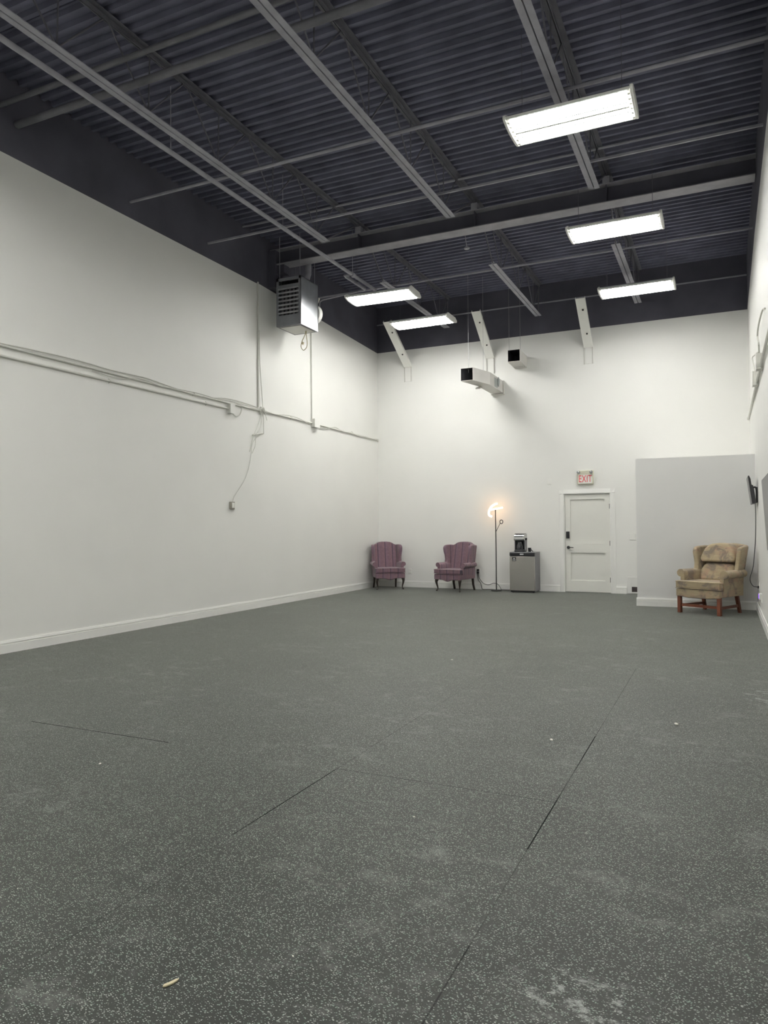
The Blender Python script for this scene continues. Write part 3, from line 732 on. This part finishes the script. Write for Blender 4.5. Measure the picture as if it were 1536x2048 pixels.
# ------------------------------------------------------------------ wing armchairs
def wing_chair(label, loc, rz, d, group=None):
    fx, fy, leg = M[d['fab_x']], M[d['fab_y']], M[d['leg']]
    t = thing('wing_armchair', label, 'armchair', loc, rz, group)
    hw_f, hw_b = d['wf'], d['wb']; zb, zs, zc, za, zw, zt = d['zb'], d['zs'], d['zc'], d['za'], d['zw'], d['zt']
    yf_, yb_ = -.35, .30
    dy = d.get('dy', 0)
    slope = math.tan(R(d.get('lean', 11)))
    # seat frame with shaped front apron
    sf = MB().prism([(-hw_f, yf_), (hw_f, yf_), (hw_b, yb_), (-hw_b, yb_)], 'z', zb + .008, zs)
    if d['apron']:
        ap = [(-hw_f, zb), (-.20, zb - .002), (-.13, zb - .004), (-.08, zb - .018), (-.04, zb - .034), (0, zb - .040), (.04, zb - .034), (.08, zb - .018), (.13, zb - .004), (.20, zb - .002), (hw_f, zb), (hw_f, zs), (-hw_f, zs)]
    else:
        ap = [(-hw_f, zb), (-.15, zb - .02), (.15, zb - .02), (hw_f, zb), (hw_f, zs), (-hw_f, zs)]
    sf.prism(ap, 'y', yf_ - .016, yf_ + .03)
    sf.build('seat_frame', fx, t, bevel=.012, seg=2)
    # T-shaped seat cushion
    ci = hw_f - .072
    cu = [(-hw_f - .004, yf_ - .028), (hw_f + .004, yf_ - .028), (hw_f + .004, yf_ + .095), (ci, yf_ + .11), (ci - .015, .18), (-ci + .015, .18), (-ci, yf_ + .11), (-hw_f - .004, yf_ + .095)]
    cm = MB().prism(cu, 'z', zs + .010, zc)
    cm.build('seat_cushion', fx, t, bevel=.026, seg=4)
    pip = MB()
    for zz in (zs + .014, zc - .012):
        pip.tube([(u, v, zz) for u, v in [(-hw_f - .006, yf_ + .06), (-hw_f - .003, yf_ - .022), (-hw_f + .02, yf_ - .029), (hw_f - .02, yf_ - .029), (hw_f + .003, yf_ - .022), (hw_f + .006, yf_ + .06)]], .005, 6)
    pip.build('piping', fx, t)
    # back with camel top, leaning
    def lean(x, y, z): return (x, y + dy + (z - zs) * slope, z)
    bw = hw_b - .012
    top = d['top']
    bo = [(-bw, zs - .04), (-bw - .004, zw - .02)] + [(-a, b) for a, b in top] + [(a, b) for a, b in reversed(top)] + [(bw + .004, zw - .02), (bw, zs - .04)]
    MB().prism(bo, 'y', .150, .285, 0, lean).build('backrest', fx, t, bevel=.028, seg=3)
    if d.get('pillows'):
        def lean2(x, y, z): return (x, y + dy + (z - zs) * slope * .95, z)
        pw = bw - .045
        lowp = [(-pw, zc - .02), (-pw - .005, zc + .16), (-pw + .035, zc + .235), (-pw + .09, zc + .268), (pw - .09, zc + .268), (pw - .035, zc + .235), (pw + .005, zc + .16), (pw, zc - .02)]
        MB().prism(lowp, 'y', .015, .165, 0, lean2).build('back_cushion', fx, t, bevel=.05, seg=4)
        hp = [(-pw + .01, zc + .285), (-pw - .02, zc + .35), (-pw + .035, zc + .50), (-pw + .12, zt + .005), (0, zt + .022), (pw - .12, zt + .005), (pw - .035, zc + .50), (pw + .02, zc + .35), (pw - .01, zc + .285)]
        MB().prism(hp, 'y', -.035, .165, 0, lean2).build('headrest_cushion', fx, t, bevel=.07, seg=4)
    # wings and rolled arms
    for s in (-1, 1):
        def flare(x, y, z, s=s): return (x + s * (.18 - y) * .20 + s * max(0, z - .72) * d['flare'], y + dy, z)
        ws = d['wing']
        MB().prism(ws, 'x', s * (hw_b - .045), s * (hw_b + .028), 0, flare).build('wing', fy, t, bevel=.024, seg=3)
        xi, xo, ra = hw_f - .066, hw_f + .004, d['ra']
        rc = (hw_f - .012 + d['out'], za - ra)
        sec = [(xi, zs - .01), (xi, rc[1] - .01)] + [(rc[0] + ra * 1.05 * math.cos(R(a)), rc[1] + ra * math.sin(R(a))) for a in range(160, -101, -20)] + [(xo - .004, rc[1] - ra * 1.0), (xo - .010, zs), (xo - .014, zb + .01), (xi, zb + .01)]
        sec = [(s * a, b) for a, b in sec]
        def taper(x, y, z, s=s):
            k = max(0, min(1, (y + .24) / .52)); return (x - s * k * (hw_f - hw_b) * .75, y, z)
        am = MB(); ys = [-.235, -.05, .12, .285 + dy]
        for a, b in zip(ys[:-1], ys[1:]): am.prism(sec, 'y', a, b, 0, taper)
        # single clean shell: rebuild as a loft
        am = MB(); n_ = len(sec); vs = []
        for yy in ys: vs += [taper(u, yy, w2) for u, w2 in sec]
        fs = [tuple(range(n_)), tuple(range(len(vs) - 1, len(vs) - n_ - 1, -1))]
        for i in range(len(ys) - 1):
            for k in range(n_): fs.append((i * n_ + k, i * n_ + (k + 1) % n_, (i + 1) * n_ + (k + 1) % n_, (i + 1) * n_ + k))
        am.add(vs, fs).build('arm', fy, t, bevel=.010, seg=2, ang=50)
        # legs
        if d['leg_style'] == 'cabriole':
            dg = Vector((s * .62, -.78, 0)); b0 = Vector((s * (hw_f - .05), yf_ + .045, 0))
            path = [(b0 + dg * .0 + Vector((0, 0, zb + .03)), .046), (b0 + dg * .018 + Vector((0, 0, zb - .005)), .042), (b0 + dg * .034 + Vector((0, 0, zb - .045)), .032), (b0 + dg * .020 + Vector((0, 0, zb - .10)), .022), (b0 - dg * .004 + Vector((0, 0, .085)), .0155), (b0 - dg * .008 + Vector((0, 0, .05)), .014), (b0 + dg * .012 + Vector((0, 0, .026)), .019), (b0 + dg * .026 + Vector((0, 0, .014)), .021), (b0 + dg * .030 + Vector((0, 0, .002)), .014)]
            MB().tube([p for p, _ in path], [r_ for _, r_ in path], 12).build('leg', leg, t, sub=1)
            for (xx, yy, zz, hs) in (((hw_b - .045), .265, zb + .03, .023),):
                q = MB(); a = [(s * xx + i * hs, yy + j * hs, zz) for i, j in ((-1, -1), (1, -1), (1, 1), (-1, 1))]
                m_ = [(s * xx + i * .019, yy + .018 + j * .019, .13) for i, j in ((-1, -1), (1, -1), (1, 1), (-1, 1))]
                e = [(s * (xx + .006) + i * .018, yy + .065 + j * .018, 0) for i, j in ((-1, -1), (1, -1), (1, 1), (-1, 1))]
                q.add(a + m_ + e, [(0, 1, 2, 3), (11, 10, 9, 8)] + [(4 * r0 + k, 4 * r0 + (k + 1) % 4, 4 * r0 + 4 + (k + 1) % 4, 4 * r0 + 4 + k) for r0 in (0, 1) for k in range(4)])
                q.build('leg', leg, t, bevel=.003)
        else:
            xx, yy, hs = hw_f - .034, yf_ + .036, .028
            MB().box(s * xx - hs, s * xx + hs, yy - hs, yy + hs, 0, zb + .03).build('leg', leg, t, bevel=.004)
            xb2, yb2 = hw_b - .05, .26
            q = MB(); a = [(s * xb2 + i * .026, yb2 + j * .026, zb + .03) for i, j in ((-1, -1), (1, -1), (1, 1), (-1, 1))]
            e = [(s * (xb2 + .01) + i * .022, yb2 + .075 + j * .022, 0) for i, j in ((-1, -1), (1, -1), (1, 1), (-1, 1))]
            q.add(a + e, [(0, 1, 2, 3), (7, 6, 5, 4)] + [(k, (k + 1) % 4, 4 + (k + 1) % 4, 4 + k) for k in range(4)]).build('leg', leg, t, bevel=.003)
            def bar(p0, p1, h_=.021, w3=.010):
                p0, p1 = Vector(p0), Vector(p1); dd = (p1 - p0).normalized(); nn = Vector((-dd.y, dd.x, 0)) * w3
                vs = [p0 - nn, p0 + nn, p1 + nn, p1 - nn]
                return MB().add([v + Vector((0, 0, -h_)) for v in vs] + [v + Vector((0, 0, h_)) for v in vs], [(0, 1, 2, 3), (7, 6, 5, 4)] + [(k, (k + 1) % 4, 4 + (k + 1) % 4, 4 + k) for k in range(4)])
            bar((s * xx, yy, .115), (s * (xb2 + .005), yb2 + .042, .115)).build('stretcher', leg, t)
            if s == 1: bar((-xx, yy + .012, .125), (xx, yy + .012, .125)).build('stretcher', leg, t)
    return t
PLUM = dict(fab_x='plum_x', fab_y='plum_y', leg='darkwood', leg_style='cabriole', apron=True, wf=.335, wb=.300, zb=.255, zs=.372, zc=.482, za=.615, zw=.985, zt=1.06,
            ra=.050, out=.006, flare=.03,
            top=[(.290, .985), (.25, .992), (.205, 1.012), (.165, 1.038), (.125, 1.052), (.06, 1.060)],
            wing=[(.19, .54), (.335, .99), (.22, 1.0), (.12, .998), (.06, .985), (.028, .955), (.018, .91), (.03, .84), (.055, .76), (.066, .68), (.055, .62), (.02, .575), (-.02, .55), (.05, .52)])
BEIGE = dict(fab_x='tapestry', fab_y='tapestry', leg='mahogany', leg_style='straight', apron=False, wf=.368, wb=.335, lean=18, dy=.09, zb=.268, zs=.385, zc=.515, za=.690, zw=1.05, zt=1.085,
             ra=.062, out=.010, flare=.12, pillows=True,
             top=[(.328, 1.06), (.25, 1.082), (.12, 1.098)],
             wing=[(.25, .58), (.455, 1.05), (.34, 1.062), (.22, 1.055), (.14, 1.045), (.095, 1.01), (.08, .95), (.085, .87), (.085, .78), (.065, .70), (.03, .655), (-.01, .62), (.08, .58)])
g_ = 'striped plum wing armchairs'
wing_chair('striped plum wing armchair in the far left corner', (-6.95, 15.03, 0), R(36), PLUM, g_)
wing_chair('striped plum wing armchair beside the floor lamp', (-5.30, 15.05, 0), R(-14), PLUM, g_)
wing_chair('beige tapestry wing armchair with mahogany legs by the right wall', (-.20, 12.70, 0), R(-30), BEIGE)

# ------------------------------------------------------------------ floor lamp
fl = thing('floor_lamp', 'thin black floor lamp with a glowing curved head', 'lamp', (-4.466, 15.28, 0))
MB().lathe([(.115, 0), (.118, .006), (.116, .018), (.02, .024), (0, .024)], seg=32).build('base', M['blackmetal'], fl)
MB().tube([(0, 0, .02), (.002, 0, .9), (-.006, 0, 1.76)], [.0125, .0125, .011], 12).build('pole', M['blackmetal'], fl)
MB().tube([(0, -.004, 1.275), (.105, -.02, 1.465)], .0065, 8).build('side_arm', M['blackmetal'], fl)
rg = [(.132 + .033 * math.cos(a), -.022, 1.495 + .040 * math.sin(a)) for a in [2 * math.pi * i / 20 for i in range(21)]]
MB().tube(rg, .009, 8, caps=False).build('side_ring', M['blackmetal'], fl)
hd_ = [(.035, .03, 1.893), (-.03, .02, 1.872), (-.09, 0, 1.825), (-.128, -.02, 1.76), (-.142, -.03, 1.69), (-.128, -.035, 1.635), (-.075, -.03, 1.61)]
MB().tube(curve(hd_, 6), .020, 10).build('led_strip', M['led'], fl)
MB().tube(curve([(-.135, -.02, 1.752), (-.05, -.01, 1.768), (.06, 0, 1.785), (.155, .01, 1.802)], 6), .018, 10).build('led_strip', M['led'], fl)
MB().tube([(-.006, 0, 1.74), (-.006, 0, 1.775)], .014, 10).build('swivel', M['blackmetal'], fl)

# ------------------------------------------------------------------ fridge, coffee maker
fx0, fx1, fy0, fy1, fz1 = -4.095, -3.562, 15.0, 15.50, .852
fg = thing('mini_fridge', 'small stainless fridge standing against the far wall', 'fridge', ((fx0 + fx1) / 2, (fy0 + fy1) / 2, 0))
fw, fd = (fx1 - fx0) / 2, (fy1 - fy0) / 2
MB().box(-fw, fw, -fd + .055, fd, .03, fz1 - .02).build('cabinet', M['greymetal'], fg, bevel=.006)
MB().box(-fw - .003, fw + .003, -fd + .03, fd, fz1 - .02, fz1).build('top', M['greymetal'], fg, bevel=.006)
dpoly = [(-fw, -fd + .05)] + [(-fw + 2 * fw * i / 12, -fd + .012 - .016 * math.sin(math.pi * i / 12)) for i in range(13)] + [(fw, -fd + .05)]
dr = MB().prism(dpoly, 'z', .045, .765).build('door', M['stainless'], fg, bevel=.006)
hp = [(-fw, -fd + .05)] + [(-fw + 2 * fw * i / 12, -fd + .008 - .020 * math.sin(math.pi * i / 12)) for i in range(13)] + [(fw, -fd + .05)]
hh_ = MB().prism(hp, 'z', .772, .842).build('handle_strip', M['blackplastic'], dr, bevel=.006)
MB().box(-.038, .038, -fd - .019, -fd - .006, .795, .822).build('badge', M['ltgrey'], dr, bevel=.002)
st_ = MB().box(-fw + .062, -fw + .142, -fd - .008, -fd + .010, .665, .748, 0)
st_.prism([(-fw + .080, .705), (-fw + .102, .742), (-fw + .124, .705)], 'y', -fd - .0095, -fd - .008, 1)
for k in range(2): st_.box(-fw + .072, -fw + .132, -fd - .0095, -fd - .008, .674 + .013 * k, .680 + .013 * k, 1)
st_.build('sticker', [M['blackplastic'], M['ltgrey']], dr, smooth=False)
MB().box(-fw + .01, fw - .01, -fd + .04, fd - .03, .010, .045).build('kick_plate', M['blackplastic'], fg)
for sx_ in (-1, 1):
    for sy_ in (-1, 1):
        MB().lathe([(.018, 0), (.018, .032)], c=(sx_ * (fw - .05), sy_ * (fd - .08), 0), seg=12).build('foot', M['blackplastic'], fg)

cm = thing('coffee_maker', 'chrome and black coffee maker on top of the small fridge', 'coffee maker', (-3.905, 15.2, fz1))
MB().box(-.105, .105, -.13, .12, 0, .045).build('base', M['blackplastic'], cm, bevel=.012)
MB().box(-.105, .105, .03, .12, .045, .26).build('rear_column', M['blackplastic'], cm, bevel=.01)
for s in (-1, 1):
    MB().box(s * .105 - .008, s * .105 + .008, -.07, .12, .02, .30).build('side_panel', M['greymetal'], cm, bevel=.006)
hdp = [(-.13, .245), (-.135, .27), (-.13, .335), (-.112, .365), (-.08, .382), (.10, .385), (.12, .37), (.12, .245)]
MB().prism(hdp, 'x', -.113, .113).build('brew_head', M['chrome'], cm, bevel=.008)
MB().prism([(-.115, .372), (-.07, .388), (.10, .392), (.10, .384), (-.08, .381)], 'x', -.10, .10).build('lid', M['blackplastic'], cm)
MB().box(-.085, .085, -.139, -.128, .268, .290).build('display', M['galvdull'], cm)
MB().lathe([(.0, .046), (.062, .046), (.072, .07), (.070, .12), (.05, .175), (.042, .20), (.042, .215), (0, .215)], c=(0, -.055, 0), seg=24).build('carafe', M['glass'], cm)
MB().tube(curve([(.03, -.10, .20), (.05, -.15, .185), (.055, -.155, .12), (.04, -.12, .085)], 5), .010, 8).build('carafe_handle', M['blackplastic'], cm)
it = thing('coffee_scoop', 'small dark cup-shaped item beside the coffee maker on the fridge', 'cup', (-3.715, 15.22, fz1))
MB().lathe([(.0, .0), (.028, 0), (.034, .05), (.036, .085), (.030, .088), (0, .075)], seg=18).build('cup', M['blackplastic'], it)
MB().tube([(.02, -.01, .06), (.055, -.02, .03), (.075, -.03, .008)], .009, 8).build('handle', M['blackplastic'], it)

def part_cable(name, parent, pts, r, mat='cord', n=6):
    off = Vector(parent.location)
    return MB().tube(curve([Vector(p) - off for p in pts], n), r, 8).build(name, M[mat], parent)
part_cable('power_cord', fl, [(-4.95, YB - .05, .36), (-4.92, YB - .06, .25), (-4.86, YB - .06, .17), (-4.80, YB - .06, .125), (-4.70, YB - .06, .11), (-4.60, YB - .06, .145), (-4.50, YB - .07, .13), (-4.43, YB - .10, .05), (-4.40, YB - .15, .008), (-4.44, 15.36, .008)], .006)
MB().box(-.025, .025, -.02, .018, -.022, .022).build('plug', M['blackplastic'], fl, bevel=.008, loc=(-4.955 + 4.466, YB - .036 - 15.28, .428))
part_cable('power_cord', fg, [(-4.96, YB - .045, .36), (-4.95, YB - .05, .22), (-4.90, YB - .06, .15), (-4.87, YB - .06, .07), (-4.84, YB - .08, .010), (-4.70, YB - .06, .008), (-4.35, YB - .05, .008), (-4.12, YB - .045, .008), (-3.95, YB - .04, .012)], .006)
MB().box(-.025, .025, -.02, .018, -.022, .022).build('plug', M['blackplastic'], fg, bevel=.008, loc=(-4.955 - fg.location.x, YB - .036 - fg.location.y, .372))

# ------------------------------------------------------------------ right wall: screens, conduit, outlet
mn = thing('wall_monitor', 'small black television on a tilt mount above the beige armchair', 'television', (0, 12.35, 0))
pf = [(.355, 2.145), (.371, 2.148), (.392, 2.095), (.402, 2.01), (.424, 1.998), (.436, 1.94), (.462, 1.725), (.409, 1.716)]
MB().prism(pf, 'x', 0, 1).v
cs = MB(); cs.prism([(a, b) for a, b in pf], 'y', 0, .73); cs.build('casing', M['blackplastic'], mn, bevel=.003)
MB().prism([(.3535, 2.125), (.3545, 2.128), (.4045, 1.738), (.4035, 1.735)], 'y', .018, .712).build('screen', M['screen'], mn, smooth=False)
MB().box(.474, XR, .20, .52, 1.74, 1.98).build('mount_plate', M['blackmetal'], mn, bevel=.003)
MB().tube(curve([(.425, .36, 1.95), (.45, .36, 1.985), (.475, .36, 1.97), (.482, .36, 1.90)], 5), .013, 8).build('mount_arm', M['blackmetal'], mn)
tv = thing('wall_television', 'large tilted wall-mounted television cut off by the right edge', 'television', (0, 7.9, 0))
MB().prism([(.403, 1.905), (.440, 1.91), (.480, 1.118), (.450, 1.112)], 'y', 0, 1.36).build('casing', M['blackplastic'], tv, bevel=.004)
MB().prism([(.4018, 1.893), (.4030, 1.893), (.4485, 1.126), (.4470, 1.126)], 'y', .012, 1.348).build('screen', M['screen'], tv, smooth=False)
MB().box(.455, XR, .40, .96, 1.35, 1.70).build('mount_plate', M['blackmetal'], tv)
part_cable('power_cord', mn, [(.455, 12.5, 1.725), (.455, 12.45, 1.5), (.445, 12.4, 1.2), (.43, 12.4, .98), (.405, 12.4, .75), (.365, 12.4, .60), (.37, 12.4, .52), (.405, 12.38, .465), (.455, 12.35, .455), (.478, 12.33, .455)], .006)
def routlet(label, y, z, purple=False):
    t = thing('wall_outlet', label, 'outlet', (XR, y, z))
    MB().box(-.010, 0, -.042, .042, -.065, .065).build('cover_plate', M['plate'], t, bevel=.003)
    if purple:
        MB().box(-.040, -.010, -.034, .034, -.02, .070).build('plug_in_light', M['plate'], t, bevel=.006)
        for i in range(2):
            for j in range(3): MB().box(-.043, -.040, -.022 + .026 * i, -.004 + .026 * i, -.006 + .024 * j, .010 + .024 * j).build('led', M['purple'], t)
    else:
        MB().box(-.030, -.010, -.018, .018, -.02, .02).build('plug', M['blackplastic'], t, bevel=.004)
    return t
routlet('white outlet with the television cord low on the right wall', 12.33, .455)
routlet('outlet with a glowing purple plug-in light low on the right wall', 11.72, .345, True)

XW = XR - .020
rc = thing('wall_conduit', 'white conduit high on the right wall with two boxes', 'conduit', (XW, 0, 3.44))
MB().tube([(0, 4.0, .02), (0, 11.5, 0), (0, 15.40, -.025)], .017, 10).build('pipe_run', M['conduit'], rc)
MB().tube([(-.006, 4.0, -.03), (-.006, 8, -.05), (-.006, 11.4, -.04), (-.006, 12.5, -.045), (-.002, 13.4, -.02)], .011, 8).build('cable_run', M['cable'], rc)
MB().tube([(0, 15.36, -.025), (0, 15.42, -.025)], .026, 10).build('end_fitting', M['conduit'], rc)
for yy, lb in ((11.55, 'white junction box on the right wall conduit, farther of the two'), (10.36, 'white junction box on the right wall conduit, nearer of the two')):
    t = thing('junction_box', lb, 'junction box', (XR, yy, 3.47))
    MB().box(-.075, .003, -.085, .085, -.10, .10).build('box_body', M['conduit'], t, bevel=.004)
    MB().box(-.082, -.075, -.09, .09, -.105, .105).build('cover', M['plate'], t, bevel=.002)
cable('cable_loop', 'bent cable stub rising from the farther box on the right wall', [(XW - .02, 11.6, 3.57), (XW - .02, 12.0, 3.75), (XW - .02, 12.5, 3.97), (XW, 12.1, 3.93), (XW + .01, 11.3, 3.80)], .010)
cable('cable_loop', 'hooked cable rising from the nearer box on the right wall', [(XW - .02, 10.35, 3.57), (XW - .03, 10.2, 3.68), (XW - .03, 10.5, 3.83), (XW - .02, 10.3, 3.95), (XW, 9.8, 3.98), (XW + .01, 9.5, 3.92)], .011)

# ------------------------------------------------------------------ litter on the floor
ch = MB().prism([(-.026, -.004), (-.018, -.008), (.004, -.005), (.020, .002), (.028, .010), (.016, .011), (-.004, .006), (-.020, .004)], 'z', .001, .006)
tag(ch.build('wood_chip', M['chip'], bevel=.001, loc=(-1.5675, 1.773, 0), rot=(0, 0, R(55))), 'pale curved wood chip on the near floor, lower left', 'wood chip')
def crumb(x, y, s, label):
    mb = MB(); random.seed(int(x * 1000)); pts_ = []
    for i in range(9):
        a = 2 * math.pi * i / 9; rr = .72 * s * random.uniform(.6, 1.1); pts_.append((rr * math.cos(a), .6 * rr * math.sin(a)))
    mb.prism(pts_, 'z', .0005, s * .25 + .001)
    tag(mb.build('crumb', M['crumb'], bevel=s * .07, loc=(x, y, 0), rot=(0, 0, random.uniform(0, 3))), label, 'crumb', 'white crumbs on the floor')
for x, y, s, lb in ((-.321, 5.525, .032, 'white crumb on the floor out towards the beige armchair'), (-1.042, 4.804, .022, 'white crumb on the floor just left of the long right seam'),
                    (-1.301, 2.053, .007, 'white crumb on the near floor right of the wood chip'), (-2.462, 2.58, .006, 'small white crumb on the near floor left of the left seam'),
                    (-3.403, 3.238, .016, 'white flake on the left floor near the short cross seam'), (-2.607, 7.244, .022, 'white crumb on the middle of the floor far out'),
                    (-2.527, 1.989, .005, 'tiny white crumb on the floor at the left edge'), (-1.38, 3.27, .010, 'white crumb on the floor between the two long seams')):
    crumb(x, y, s, lb)

# ------------------------------------------------------------------ world, camera, colour
wd_ = bpy.data.worlds.new('world'); scn.world = wd_; wd_.use_nodes = True
wd_.node_tree.nodes['Background'].inputs[0].default_value = (.02, .02, .022, 1)
wd_.node_tree.nodes['Background'].inputs[1].default_value = .2

yaw, pitch, roll, fpx = 0.43714, 0.02012, -0.00724, 1450.1
f = Vector((-math.sin(yaw) * math.cos(pitch), math.cos(yaw) * math.cos(pitch), math.sin(pitch)))
r0 = Vector((math.cos(yaw), math.sin(yaw), 0)); u0 = r0.cross(f)
r_ = r0 * math.cos(roll) + u0 * math.sin(roll); u_ = u0 * math.cos(roll) - r0 * math.sin(roll)
cd = bpy.data.cameras.new('camera'); co = bpy.data.objects.new('camera', cd); COL.objects.link(co)
cd.sensor_fit = 'HORIZONTAL'; cd.sensor_width = 36; cd.lens = 36 * fpx / 1536; cd.clip_start = .05
mtx = Matrix((r_, u_, -f)).transposed().to_4x4(); mtx.translation = (0, 0, 1.41); co.matrix_world = mtx
scn.camera = co

vs_ = scn.view_settings
scn.display_settings.display_device = 'sRGB'
vs_.view_transform = 'Standard'; vs_.look = 'None'; vs_.gamma = 1; vs_.use_curve_mapping = False; vs_.exposure = 0.46
try:
    scn.cycles.max_bounces = 10; scn.cycles.diffuse_bounces = 7; scn.cycles.use_denoising = True
    scn.cycles.sample_clamp_indirect = 8
except Exception: pass
